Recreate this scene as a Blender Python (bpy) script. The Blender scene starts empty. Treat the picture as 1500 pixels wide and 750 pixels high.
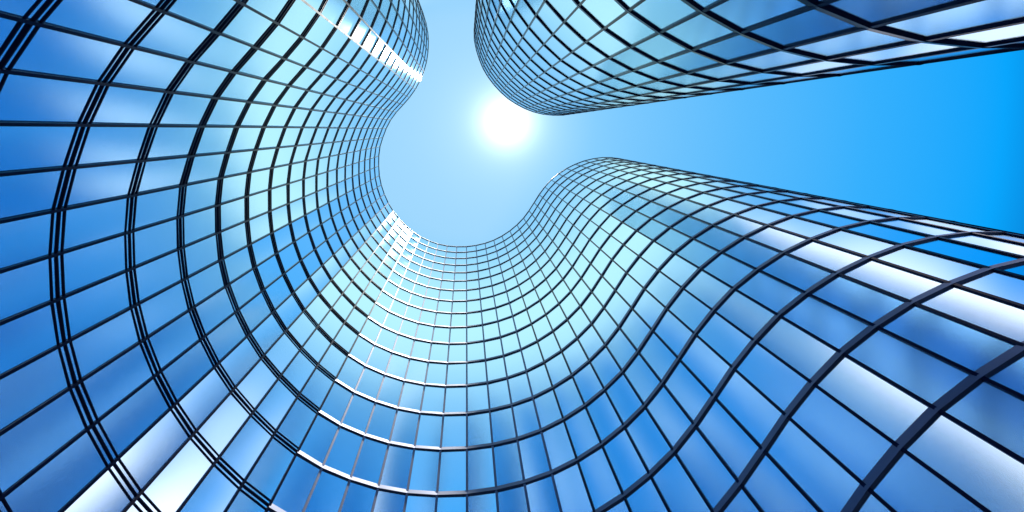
import bpy, bmesh, math, random
from mathutils import Vector, Matrix, noise
random.seed(7)
scene = bpy.context.scene
COL = scene.collection

# ------------------------------------------------------------------ camera model (worked out from the photograph)
PW, PH, F = 1500.0, 750.0, 1166.7            # a 28 mm lens on a 36 mm wide frame
EYE = 1.6                                    # eye height above the plaza
FLOOR = 4.0                                  # storey height
TOP = 21.62 * FLOOR                          # roof line above the eye
NF = 22                                      # storeys
n = Vector((-67.0, -185.4, F)).normalized()  # the zenith seen in the frame (right, down, forward)
Xw = (Vector((1, 0, 0)) - n * n.x).normalized()
Yw = n.cross(Xw)

def ray(px, py):
    d = Vector((px - PW / 2, py - PH / 2, F))
    return Vector((d.dot(Xw), d.dot(Yw), d.dot(n)))

def roof_point(px, py):
    d = ray(px, py)
    return Vector((d.x, d.y)) * (TOP / d.z)

def project(p):                              # world point -> photo pixels
    q = Vector((p[0], p[1], p[2] - EYE))
    c = Xw * q.x + Yw * q.y + n * q.z
    if c.z < 0.05:
        return None
    return (PW / 2 + F * c.x / c.z, PH / 2 + F * c.y / c.z)

cam_d = bpy.data.cameras.new('camera')
cam_d.lens = 28.0
cam_d.sensor_width = 36.0
cam_d.clip_start = 0.05
cam_d.clip_end = 8000
cam = bpy.data.objects.new('camera', cam_d)
COL.objects.link(cam)
right = Vector((Xw.x, Yw.x, n.x))
down = Vector((Xw.y, Yw.y, n.y))
fwd = Vector((Xw.z, Yw.z, n.z))
R = Matrix((right, -down, -fwd)).transposed().to_4x4()
cam.matrix_world = Matrix.Translation((0, 0, EYE)) @ R
scene.camera = cam

# ------------------------------------------------------------------ materials
def principled(name, col, metallic=0.0, rough=0.4, spec=0.5):
    m = bpy.data.materials.new(name)
    m.use_nodes = True
    b = m.node_tree.nodes['Principled BSDF']
    b.inputs['Base Color'].default_value = (*col, 1)
    b.inputs['Metallic'].default_value = metallic
    b.inputs['Roughness'].default_value = rough
    b.inputs['Specular IOR Level'].default_value = spec
    return m, m.node_tree, b

def glass_material():                        # mirror-coated glazing with a soft, slightly wavy reflection
    m = bpy.data.materials.new('coated_glass')
    m.use_nodes = True
    nt = m.node_tree
    nt.nodes.remove(nt.nodes['Principled BSDF'])
    g = nt.nodes.new('ShaderNodeBsdfGlossy')
    g.distribution = 'BECKMANN'
    g.inputs['Color'].default_value = (0.61, 0.845, 1.0, 1)
    g.inputs['Roughness'].default_value = 0.165
    nt.links.new(g.outputs[0], nt.nodes['Material Output'].inputs['Surface'])
    tc = nt.nodes.new('ShaderNodeTexCoord')
    nz = nt.nodes.new('ShaderNodeTexNoise')
    nz.inputs['Scale'].default_value = 0.35
    nz.inputs['Detail'].default_value = 1.0
    nt.links.new(tc.outputs['Object'], nz.inputs['Vector'])
    bp = nt.nodes.new('ShaderNodeBump')
    bp.inputs['Strength'].default_value = 0.025
    bp.inputs['Distance'].default_value = 0.15
    nt.links.new(nz.outputs['Fac'], bp.inputs['Height'])
    nt.links.new(bp.outputs['Normal'], g.inputs['Normal'])
    return m

def worn(name, col, metallic, rough, var):
    m, nt, b = principled(name, col, metallic, rough)
    tc = nt.nodes.new('ShaderNodeTexCoord')
    nz = nt.nodes.new('ShaderNodeTexNoise')
    nz.inputs['Scale'].default_value = 2.5
    nz.inputs['Detail'].default_value = 5.0
    nt.links.new(tc.outputs['Object'], nz.inputs['Vector'])
    mr = nt.nodes.new('ShaderNodeMapRange')
    mr.inputs['To Min'].default_value = rough - var
    mr.inputs['To Max'].default_value = rough + var
    nt.links.new(nz.outputs['Fac'], mr.inputs['Value'])
    nt.links.new(mr.outputs['Result'], b.inputs['Roughness'])
    return m

GLASS = glass_material()
NAVY = worn('navy_painted_metal', (0.010, 0.020, 0.07), 0.0, 0.16, 0.04)
NAVY.node_tree.nodes['Principled BSDF'].inputs['Specular IOR Level'].default_value = 0.015
TRIM = worn('brushed_trim', (0.06, 0.085, 0.175), 1.0, 0.44, 0.05)
ROOFM = worn('roof_gravel', (0.25, 0.25, 0.25), 0.0, 0.9, 0.05)

# ------------------------------------------------------------------ footprints: the mullion heads seen against the sky
MAIN = [(624.2, 34), (626.8, 47.2), (628, 60.5), (627.2, 75.6), (625, 91.4), (621, 105), (615.4, 118.3), (608.7, 130.8),
        (599.9, 143.1), (590.7, 153.5), (580.5, 164.2), (572.2, 175.3), (565.7, 188), (560.8, 201.3), (556.5, 214.3),
        (554.8, 228.5), (554.6, 242.9), (555.6, 257.3), (558.3, 270.7), (562.9, 284.6), (568.7, 297.4), (575.6, 309.3),
        (584.4, 320.3), (594, 330.7), (604.4, 339.7), (615.6, 347.3), (628.8, 353.2), (641.6, 357.6), (655.2, 360.4),
        (669.2, 361.6), (683.4, 361.4), (697.2, 359.6), (710.5, 356.5), (723.4, 352), (735.4, 345.8), (747, 338.2),
        (757.4, 329.4), (767, 319.6), (775, 308.6), (782.4, 296.8), (789.6, 284.8), (797.8, 273.8), (807, 263.4),
        (817.8, 254.6), (829.8, 246.6), (842.6, 240.4), (855.5, 235.4), (869.2, 232.3), (882.4, 230.6), (895.5, 230.6),
        (908.5, 232.6)]
SEAM = MAIN.index((604.4, 339.7))            # slim rails on one side of this mullion, wide bands on the other
UPPER = [(694.8, 58.4), (697.5, 72.8), (701.7, 86.1), (707.1, 100), (714.3, 112.3), (723.1, 124), (732.9, 134.8),
         (744.1, 145), (756.3, 152.9), (768.6, 159.3), (781.9, 164.4), (795.9, 167.6), (810.9, 169), (825.8, 168.6)]

def smooth(pts, w=0.25):
    q = [p.copy() for p in pts]
    for i in range(1, len(pts) - 1):
        q[i] = pts[i] * (1 - w) + (pts[i - 1] + pts[i + 1]) * (w / 2)
    return q

def extend(pts, count, turn, step):          # carry the curve on past its last point
    a = pts[-1] - pts[-2]
    ang = math.atan2(a.y, a.x)
    out = list(pts)
    for i in range(count):
        ang += math.radians(turn[i] if isinstance(turn, list) else turn)
        out.append(out[-1] + Vector((math.cos(ang), math.sin(ang))) * step)
    return out

main = smooth([roof_point(*p) for p in MAIN])
EXT = 12
main = extend(main[::-1], EXT, -7.0, 1.05)[::-1]
main = extend(main, EXT, 7.0, 1.05)
upper = smooth([roof_point(*p) for p in UPPER])
upper = extend(upper[::-1], 8, 11.0, 1.1)[::-1]
upper = extend(upper, 12, -14.0, 1.1)
SEAM += EXT

def zfloor(k):                               # height of floor line k below the roof, above the ground
    return EYE + TOP - k * FLOOR

# ------------------------------------------------------------------ mesh helpers
def link(name, bm, mats, parent=None):
    me = bpy.data.meshes.new(name)
    bmesh.ops.recalc_face_normals(bm, faces=bm.faces)
    bm.to_mesh(me)
    bm.free()
    for m in (mats if isinstance(mats, list) else [mats]):
        me.materials.append(m)
    o = bpy.data.objects.new(name, me)
    COL.objects.link(o)
    if parent:
        o.parent = parent
    return o

def prism(bm, quad, z0, z1):                 # quad: four plan points
    lo = [bm.verts.new((p.x, p.y, z0)) for p in quad]
    hi = [bm.verts.new((p.x, p.y, z1)) for p in quad]
    bm.faces.new(lo[::-1])
    bm.faces.new(hi)
    for i in range(len(quad)):
        j = (i + 1) % len(quad)
        bm.faces.new((lo[i], lo[j], hi[j], hi[i]))

def ribbon(bm, pts, outn, d0, d1, z0, z1, lean=0.0):   # a closed bar that follows the plan curve
    rows = []
    for p, v in zip(pts, outn):
        a, b, c = p + v * d0, p + v * d1, p + v * (d1 - lean)
        rows.append([bm.verts.new((a.x, a.y, z0)), bm.verts.new((b.x, b.y, z0)),
                     bm.verts.new((c.x, c.y, z1)), bm.verts.new((a.x, a.y, z1))])
    for r, s in zip(rows, rows[1:]):
        for i in range(4):
            j = (i + 1) % 4
            bm.faces.new((r[i], r[j], s[j], s[i]))
    bm.faces.new(rows[0][::-1])
    bm.faces.new(rows[-1])

def normals(pts, side):
    seg = []
    for a, b in zip(pts, pts[1:]):
        t = (b - a).normalized()
        seg.append(Vector((-t.y, t.x)) * side)
    vn = []
    for i in range(len(pts)):
        a = seg[max(i - 1, 0)]
        b = seg[min(i, len(seg) - 1)]
        m = (a + b).normalized()
        vn.append(m / max(m.dot(a), 0.5))
    return seg, vn

def clip_area(poly):
    for axis, lim, sg in ((0, 0, 1), (0, PW, -1), (1, 0, 1), (1, PH, -1)):
        out = []
        for i in range(len(poly)):
            a, b = poly[i], poly[(i + 1) % len(poly)]
            ia, ib = sg * (a[axis] - lim) >= 0, sg * (b[axis] - lim) >= 0
            if ia:
                out.append(a)
            if ia != ib:
                t = (lim - a[axis]) / (b[axis] - a[axis])
                out.append((a[0] + t * (b[0] - a[0]), a[1] + t * (b[1] - a[1])))
        poly = out
        if len(poly) < 3:
            return 0
    return abs(sum(poly[i][0] * poly[(i + 1) % len(poly)][1] - poly[(i + 1) % len(poly)][0] * poly[i][1]
                   for i in range(len(poly)))) / 2

def pane_mesh(bm, a, b, nrm, z0, z1, rng):
    tilt, yaw = rng.gauss(0, 0.004), rng.gauss(0, 0.0016)
    w = (b - a).length
    t = (b - a) / w
    dv = []
    for s, z in ((0, z0), (w, z0), (w, z1), (0, z1)):
        off = tilt * 0.25 * (z - (z0 + z1) / 2) + yaw * 3 * (s - w / 2)
        dv.append((a + t * s, off, z))
    fr = [bm.verts.new((p.x + nrm.x * o, p.y + nrm.y * o, z)) for p, o, z in dv]
    bk = [bm.verts.new((p.x - nrm.x * 0.04, p.y - nrm.y * 0.04, z)) for p, o, z in dv]
    bm.faces.new(fr)
    bm.faces.new(bk[::-1])
    for i in range(4):
        j = (i + 1) % 4
        bm.faces.new((fr[j], fr[i], bk[i], bk[j]))

def tower(name, label, pts, side, back, seam, group, trim):
    root = bpy.data.objects.new(name, None)
    COL.objects.link(root)
    root['label'] = label
    root['category'] = 'tower'
    root['group'] = group
    seg, vn = normals(pts, side)
    N = len(pts)
    # windows: the hundred that show largest are parts of their own
    panes = []
    for i in range(N - 1):
        a, b = pts[i], pts[i + 1]
        t = (b - a).normalized()
        a, b = a + t * 0.03, b - t * 0.03
        facing = -(((a + b) / 2).normalized().dot(seg[i]))
        for k in range(NF):
            z0, z1 = zfloor(k + 1) + 0.005, zfloor(k) - 0.005
            area = 0
            if facing > 0:
                q = [project((p.x, p.y, z)) for p, z in ((a, z0), (b, z0), (b, z1), (a, z1))]
                if all(q):
                    area = clip_area(q)
            panes.append((area, i, k, a, b, z0, z1))
    panes.sort(key=lambda e: -e[0])
    rest = bmesh.new()
    for idx, (area, i, k, a, b, z0, z1) in enumerate(panes):
        rng = random.Random(i * 97 + k * 13 + len(pts))
        bm = bmesh.new() if idx < 100 else rest
        pane_mesh(bm, a, b, seg[i], z0, z1, rng)
        if idx < 100:
            link('window', bm, GLASS, root)
    w = link('window', rest, GLASS, root)
    w['kind'] = 'stuff'
    # mullions
    for i in range(N):
        bm = bmesh.new()
        t = Vector((-vn[i].y, vn[i].x)).normalized()
        o = vn[i].normalized()
        slim = i <= seam and seam > 0
        hw, d = (0.037, 0.05) if slim else (0.04, 0.045)
        p = pts[i]
        prism(bm, [p - t * hw - o * 0.05, p + t * hw - o * 0.05, p + t * hw + o * d, p - t * hw + o * d], 0.0, zfloor(0) - 0.02)
        link('mullion', bm, trim if seam < i <= seam + 9 else NAVY, root)  # trim to navy switch imitates the sun's sheen fading along the facade
    # floor bands
    for k in range(NF + 1):
        z = zfloor(k)
        if seam > 0:
            pp, vv = pts[:seam + 1], vn[:seam + 1]
            for dz, dd in ((-0.27, 0.028), (0.0, 0.042), (0.27, 0.028)):
                if k == 0 and dz > 0 or z + dz < 0.05:
                    continue
                bm = bmesh.new()
                ribbon(bm, pp, vv, -0.03, dd, z + dz - 0.024, z + dz + 0.024)
                link('floor_rail', bm, NAVY, root)
        pp, vv = pts[max(seam, 0):], vn[max(seam, 0):]
        h = 0.165 if k else 0.1
        if z - h < 0.03:
            continue
        bm = bmesh.new()
        ribbon(bm, pp, vv, -0.03, 0.058, z - h, z + h, 0.085 * h * 2)
        link('floor_band', bm, trim, root)
    # back of the building and the roof
    ring = [p - v * 0.06 for p, v in zip(pts, vn)]
    bm = bmesh.new()
    loop = [ring[-1]] + back + [ring[0]]
    zr = zfloor(0) - 0.15
    for a, b in zip(loop, loop[1:]):
        vs = [bm.verts.new((p.x, p.y, z)) for p, z in ((a, 0), (b, 0), (b, zr + 0.1), (a, zr + 0.1))]
        bm.faces.new(vs)
    link('back_wall', bm, NAVY, root)
    bm = bmesh.new()
    vs = [bm.verts.new((p.x, p.y, zr)) for p in ring + back]
    f = bm.faces.new(vs)
    bmesh.ops.triangulate(bm, faces=[f])
    link('roof', bm, ROOFM, root)
    return root

m0, m1 = main[0], main[-1]
tower('glass_tower', 'wide wavy blue glass tower curving round left and bottom, slim rails meeting wide bands',
      main, -1, [Vector((m1.x + 2, m1.y + 25)), Vector((m0.x - 12, m1.y + 25)), Vector((m0.x - 12, m0.y + 3))], SEAM,
      'curved glass towers', TRIM)
u0, u1 = upper[0], upper[-1]
tower('glass_tower', 'smaller rounded blue glass tower hanging into the top right corner, alone beyond the sun', upper, 1, [], 0, 'curved glass towers', NAVY)

# ------------------------------------------------------------------ ground
bm = bmesh.new()
S = 3000
bm.faces.new([bm.verts.new(v) for v in ((-S, -S, 0), (S, -S, 0), (S, S, 0), (-S, S, 0))])
gm, nt, b = principled('plaza_paving', (0.2, 0.2, 0.2), 0, 0.8)
tc = nt.nodes.new('ShaderNodeTexCoord')
br = nt.nodes.new('ShaderNodeTexBrick')
br.inputs['Scale'].default_value = 1.0
br.inputs['Color1'].default_value = (0.24, 0.235, 0.225, 1)
br.inputs['Color2'].default_value = (0.19, 0.187, 0.18, 1)
br.inputs['Mortar'].default_value = (0.1, 0.1, 0.1, 1)
br.inputs['Mortar Size'].default_value = 0.008
nt.links.new(tc.outputs['Object'], br.inputs['Vector'])
nt.links.new(br.outputs['Color'], b.inputs['Base Color'])
g = link('ground', bm, gm)
g['kind'] = 'structure'

# ------------------------------------------------------------------ sky and sun
sd = ray(742, 178).normalized()
sun_el = math.asin(sd.z)
sun_az = math.atan2(sd.y, sd.x)
sl = bpy.data.lights.new('sun', 'SUN')
sl.energy = 2.0
sl.angle = math.radians(0.5)
sl.color = (1.0, 0.96, 0.9)
so = bpy.data.objects.new('sun', sl)
COL.objects.link(so)
so.rotation_euler = sd.to_track_quat('Z', 'Y').to_euler()

world = bpy.data.worlds.new('World')
scene.world = world
world.use_nodes = True
nt = world.node_tree
N = nt.nodes
L = nt.links.new
N.clear()
out = N.new('ShaderNodeOutputWorld')
bg = N.new('ShaderNodeBackground')
L(bg.outputs[0], out.inputs[0])
tc = N.new('ShaderNodeTexCoord')
nrm = N.new('ShaderNodeVectorMath'); nrm.operation = 'NORMALIZE'
L(tc.outputs['Generated'], nrm.inputs[0])
DIR = nrm.outputs['Vector']
sky = N.new('ShaderNodeTexSky')
sky.sky_type = 'NISHITA'
sky.sun_disc = False
sky.sun_elevation = sun_el
sky.sun_rotation = math.pi / 2 - sun_az
sky.air_density = 1.0
sky.dust_density = 0.3
sky.ozone_density = 3.0

def math_node(op, a, b=None, c=None, clamp=False):
    m = N.new('ShaderNodeMath'); m.operation = op; m.use_clamp = clamp
    for i, v in enumerate((a, b, c)):
        if v is None:
            continue
        if isinstance(v, (int, float)):
            m.inputs[i].default_value = v
        else:
            L(v, m.inputs[i])
    return m.outputs[0]

def dot_with(vec_socket, v):
    d = N.new('ShaderNodeVectorMath'); d.operation = 'DOT_PRODUCT'
    L(vec_socket, d.inputs[0]); d.inputs[1].default_value = v
    return d.outputs['Value']

def smoothstep(v, lo, hi, a=0.0, b=1.0):
    m = N.new('ShaderNodeMapRange'); m.interpolation_type = 'SMOOTHSTEP'
    L(v, m.inputs['Value'])
    m.inputs['From Min'].default_value = lo; m.inputs['From Max'].default_value = hi
    m.inputs['To Min'].default_value = a; m.inputs['To Max'].default_value = b
    return m.outputs['Result']

ang = math_node('MULTIPLY', math_node('ARCCOSINE', math_node('MINIMUM', dot_with(DIR, sd), 1.0)), 180 / math.pi / 90)
ramp = N.new('ShaderNodeValToRGB')
ramp.color_ramp.interpolation = 'EASE'
STOPS = [(0, (0.37, 0.71, 1.0)), (10, (0.345, 0.69, 1.0)), (15, (0.215, 0.605, 1.0)), (25, (0.10, 0.505, 1.0)), (33, (0.035, 0.44, 1.0)),
         (40.5, (0.0, 0.385, 1.0)), (45, (0.0, 0.13, 0.5)), (52, (0.0, 0.05, 0.27)), (66, (0.01, 0.035, 0.2)), (90, (0.03, 0.08, 0.28))]
els = ramp.color_ramp.elements
while len(els) < len(STOPS):
    els.new(0.5)
for e, (a, c) in zip(els, STOPS):
    e.position = a / 90
    e.color = (*c, 1)
ramp.color_ramp.interpolation = 'LINEAR'
cang = math_node('MULTIPLY', math_node('ARCCOSINE', math_node('MINIMUM', dot_with(DIR, ray(560, 190).normalized()), 1.0)), 180 / math.pi)
za = math_node('MULTIPLY', math_node('ARCCOSINE', dot_with(DIR, (0, 0, 1))), 180 / math.pi)
L(math_node('DIVIDE', math_node('MAXIMUM', cang, math_node('ADD', za, 2.5)), 90), ramp.inputs['Fac'])
# sun disc and aureole
deg = math_node('MULTIPLY', ang, 90)
glow = math_node('ADD', math_node('MULTIPLY', math_node('EXPONENT', math_node('MULTIPLY', math_node('POWER', math_node('DIVIDE', deg, 1.7), 2), -1)), 0.95),
                 math_node('MULTIPLY', math_node('EXPONENT', math_node('DIVIDE', deg, -2.1)), 0.56))
# soft-edged bright banks added out of view, for white streaks in the glass
cn = N.new('ShaderNodeTexNoise')
cn.inputs['Scale'].default_value = 2.2
cn.inputs['Detail'].default_value = 2.0
cn.inputs['Roughness'].default_value = 0.5
L(DIR, cn.inputs['Vector'])
CF = cn.outputs['Fac']
REFLECTED_BANKS = [  # azimuth (x right, y down in the frame), angle from the zenith, radius, strength
    (-19.5, 33, 4.3, 1.0), (-22, 26.5, 3.6, 0.45), (-21.5, 39, 5.5, 1.0), (-29, 43, 5.5, 0.9), (-34, 56, 11, 0.9),
    (22, 25, 3.6, 0.5), (28, 34, 6.5, 0.85), (40, 50, 13, 0.9), (-71, 24, 4.5, 0.9), (-71, 32, 8, 1.0), (-72, 44, 9, 1.0),
    (-129, 33, 6.5, 1.0), (-129, 43, 8, 1.0), (-129, 54, 9, 1.0)]
bank_fac = None
for az, ze, rad, st in REFLECTED_BANKS:
    a, z = math.radians(az), math.radians(ze)
    c = (math.cos(a) * math.sin(z), math.sin(a) * math.sin(z), math.cos(z))
    dd = math_node('MULTIPLY', math_node('ARCCOSINE', math_node('MINIMUM', dot_with(DIR, c), 1.0)), 180 / math.pi)
    dd = math_node('ADD', dd, math_node('MULTIPLY', math_node('SUBTRACT', CF, 0.5), rad * 0.7))
    m = smoothstep(dd, rad * 0.55, rad * 1.15, st, 0.0)
    bank_fac = m if bank_fac is None else math_node('MAXIMUM', bank_fac, m)

def mix(kind, fac, a, b):
    m = N.new('ShaderNodeMix'); m.data_type = 'RGBA'; m.blend_type = kind
    if isinstance(fac, (int, float)):
        m.inputs['Factor'].default_value = fac
    else:
        L(fac, m.inputs['Factor'])
    for s, v in ((m.inputs[6], a), (m.inputs[7], b)):
        if isinstance(v, tuple):
            s.default_value = v
        else:
            L(v, s)
    return m.outputs[2]

# added haze ring round the zenith, brightens the upper glass; open on the right
hz = N.new('ShaderNodeVectorMath'); hz.operation = 'MULTIPLY'
L(DIR, hz.inputs[0]); hz.inputs[1].default_value = (1, 1, 0)
hn = N.new('ShaderNodeVectorMath'); hn.operation = 'NORMALIZE'
L(hz.outputs['Vector'], hn.inputs[0])
gap = smoothstep(dot_with(hn.outputs['Vector'], (math.cos(math.radians(1)), math.sin(math.radians(1)), 0)),
                 math.cos(math.radians(18.5)), math.cos(math.radians(11.5)), 1.0, 0.0)
added_haze = math_node('MULTIPLY', gap, math_node('MULTIPLY', smoothstep(za, 8.5, 12.0), smoothstep(za, 15.0, 21.0, 1.0, 0.0)))
added_haze = math_node('MULTIPLY', added_haze, smoothstep(CF, 0.2, 0.6, 0.75, 1.0))
BS = 0.1
blue = mix('MULTIPLY', 1.0, ramp.outputs['Color'], (1 / BS, 1 / BS, 1 / BS, 1))
base = mix('MIX', 0.02, blue, sky.outputs['Color'])
added_veil = math_node('MULTIPLY', gap, math_node('MULTIPLY', smoothstep(za, 11, 15), smoothstep(za, 19.0, 31.0, 0.32, 0.0)))  # second haze layer, added to pale the blue mirrored in lower panes
base = mix('MIX', added_veil, base, (0.5 / BS, 0.72 / BS, 0.85 / BS, 1))
with_haze = mix('MIX', added_haze, base, (0.88 / BS, 1.18 / BS, 1.15 / BS, 1))
with_banks = mix('MIX', bank_fac, with_haze, (2.0 / BS, 1.75 / BS, 1.75 / BS, 1))
gl = N.new('ShaderNodeCombineColor')
gs = math_node('MULTIPLY', glow, 1 / BS)
for i in range(3):
    L(gs, gl.inputs[i])
fin = mix('ADD', 1.0, with_banks, gl.outputs['Color'])
L(fin, bg.inputs['Color'])
bg.inputs['Strength'].default_value = BS

# ------------------------------------------------------------------ render settings
scene.view_settings.view_transform = 'Standard'
scene.view_settings.look = 'None'
scene.view_settings.gamma = 1.0
scene.view_settings.exposure = 0.0
scene.view_settings.use_curve_mapping = False
scene.render.engine = 'CYCLES'
scene.cycles.use_denoising = True
scene.cycles.max_bounces = 10
scene.cycles.glossy_bounces = 8
scene.cycles.sample_clamp_indirect = 6
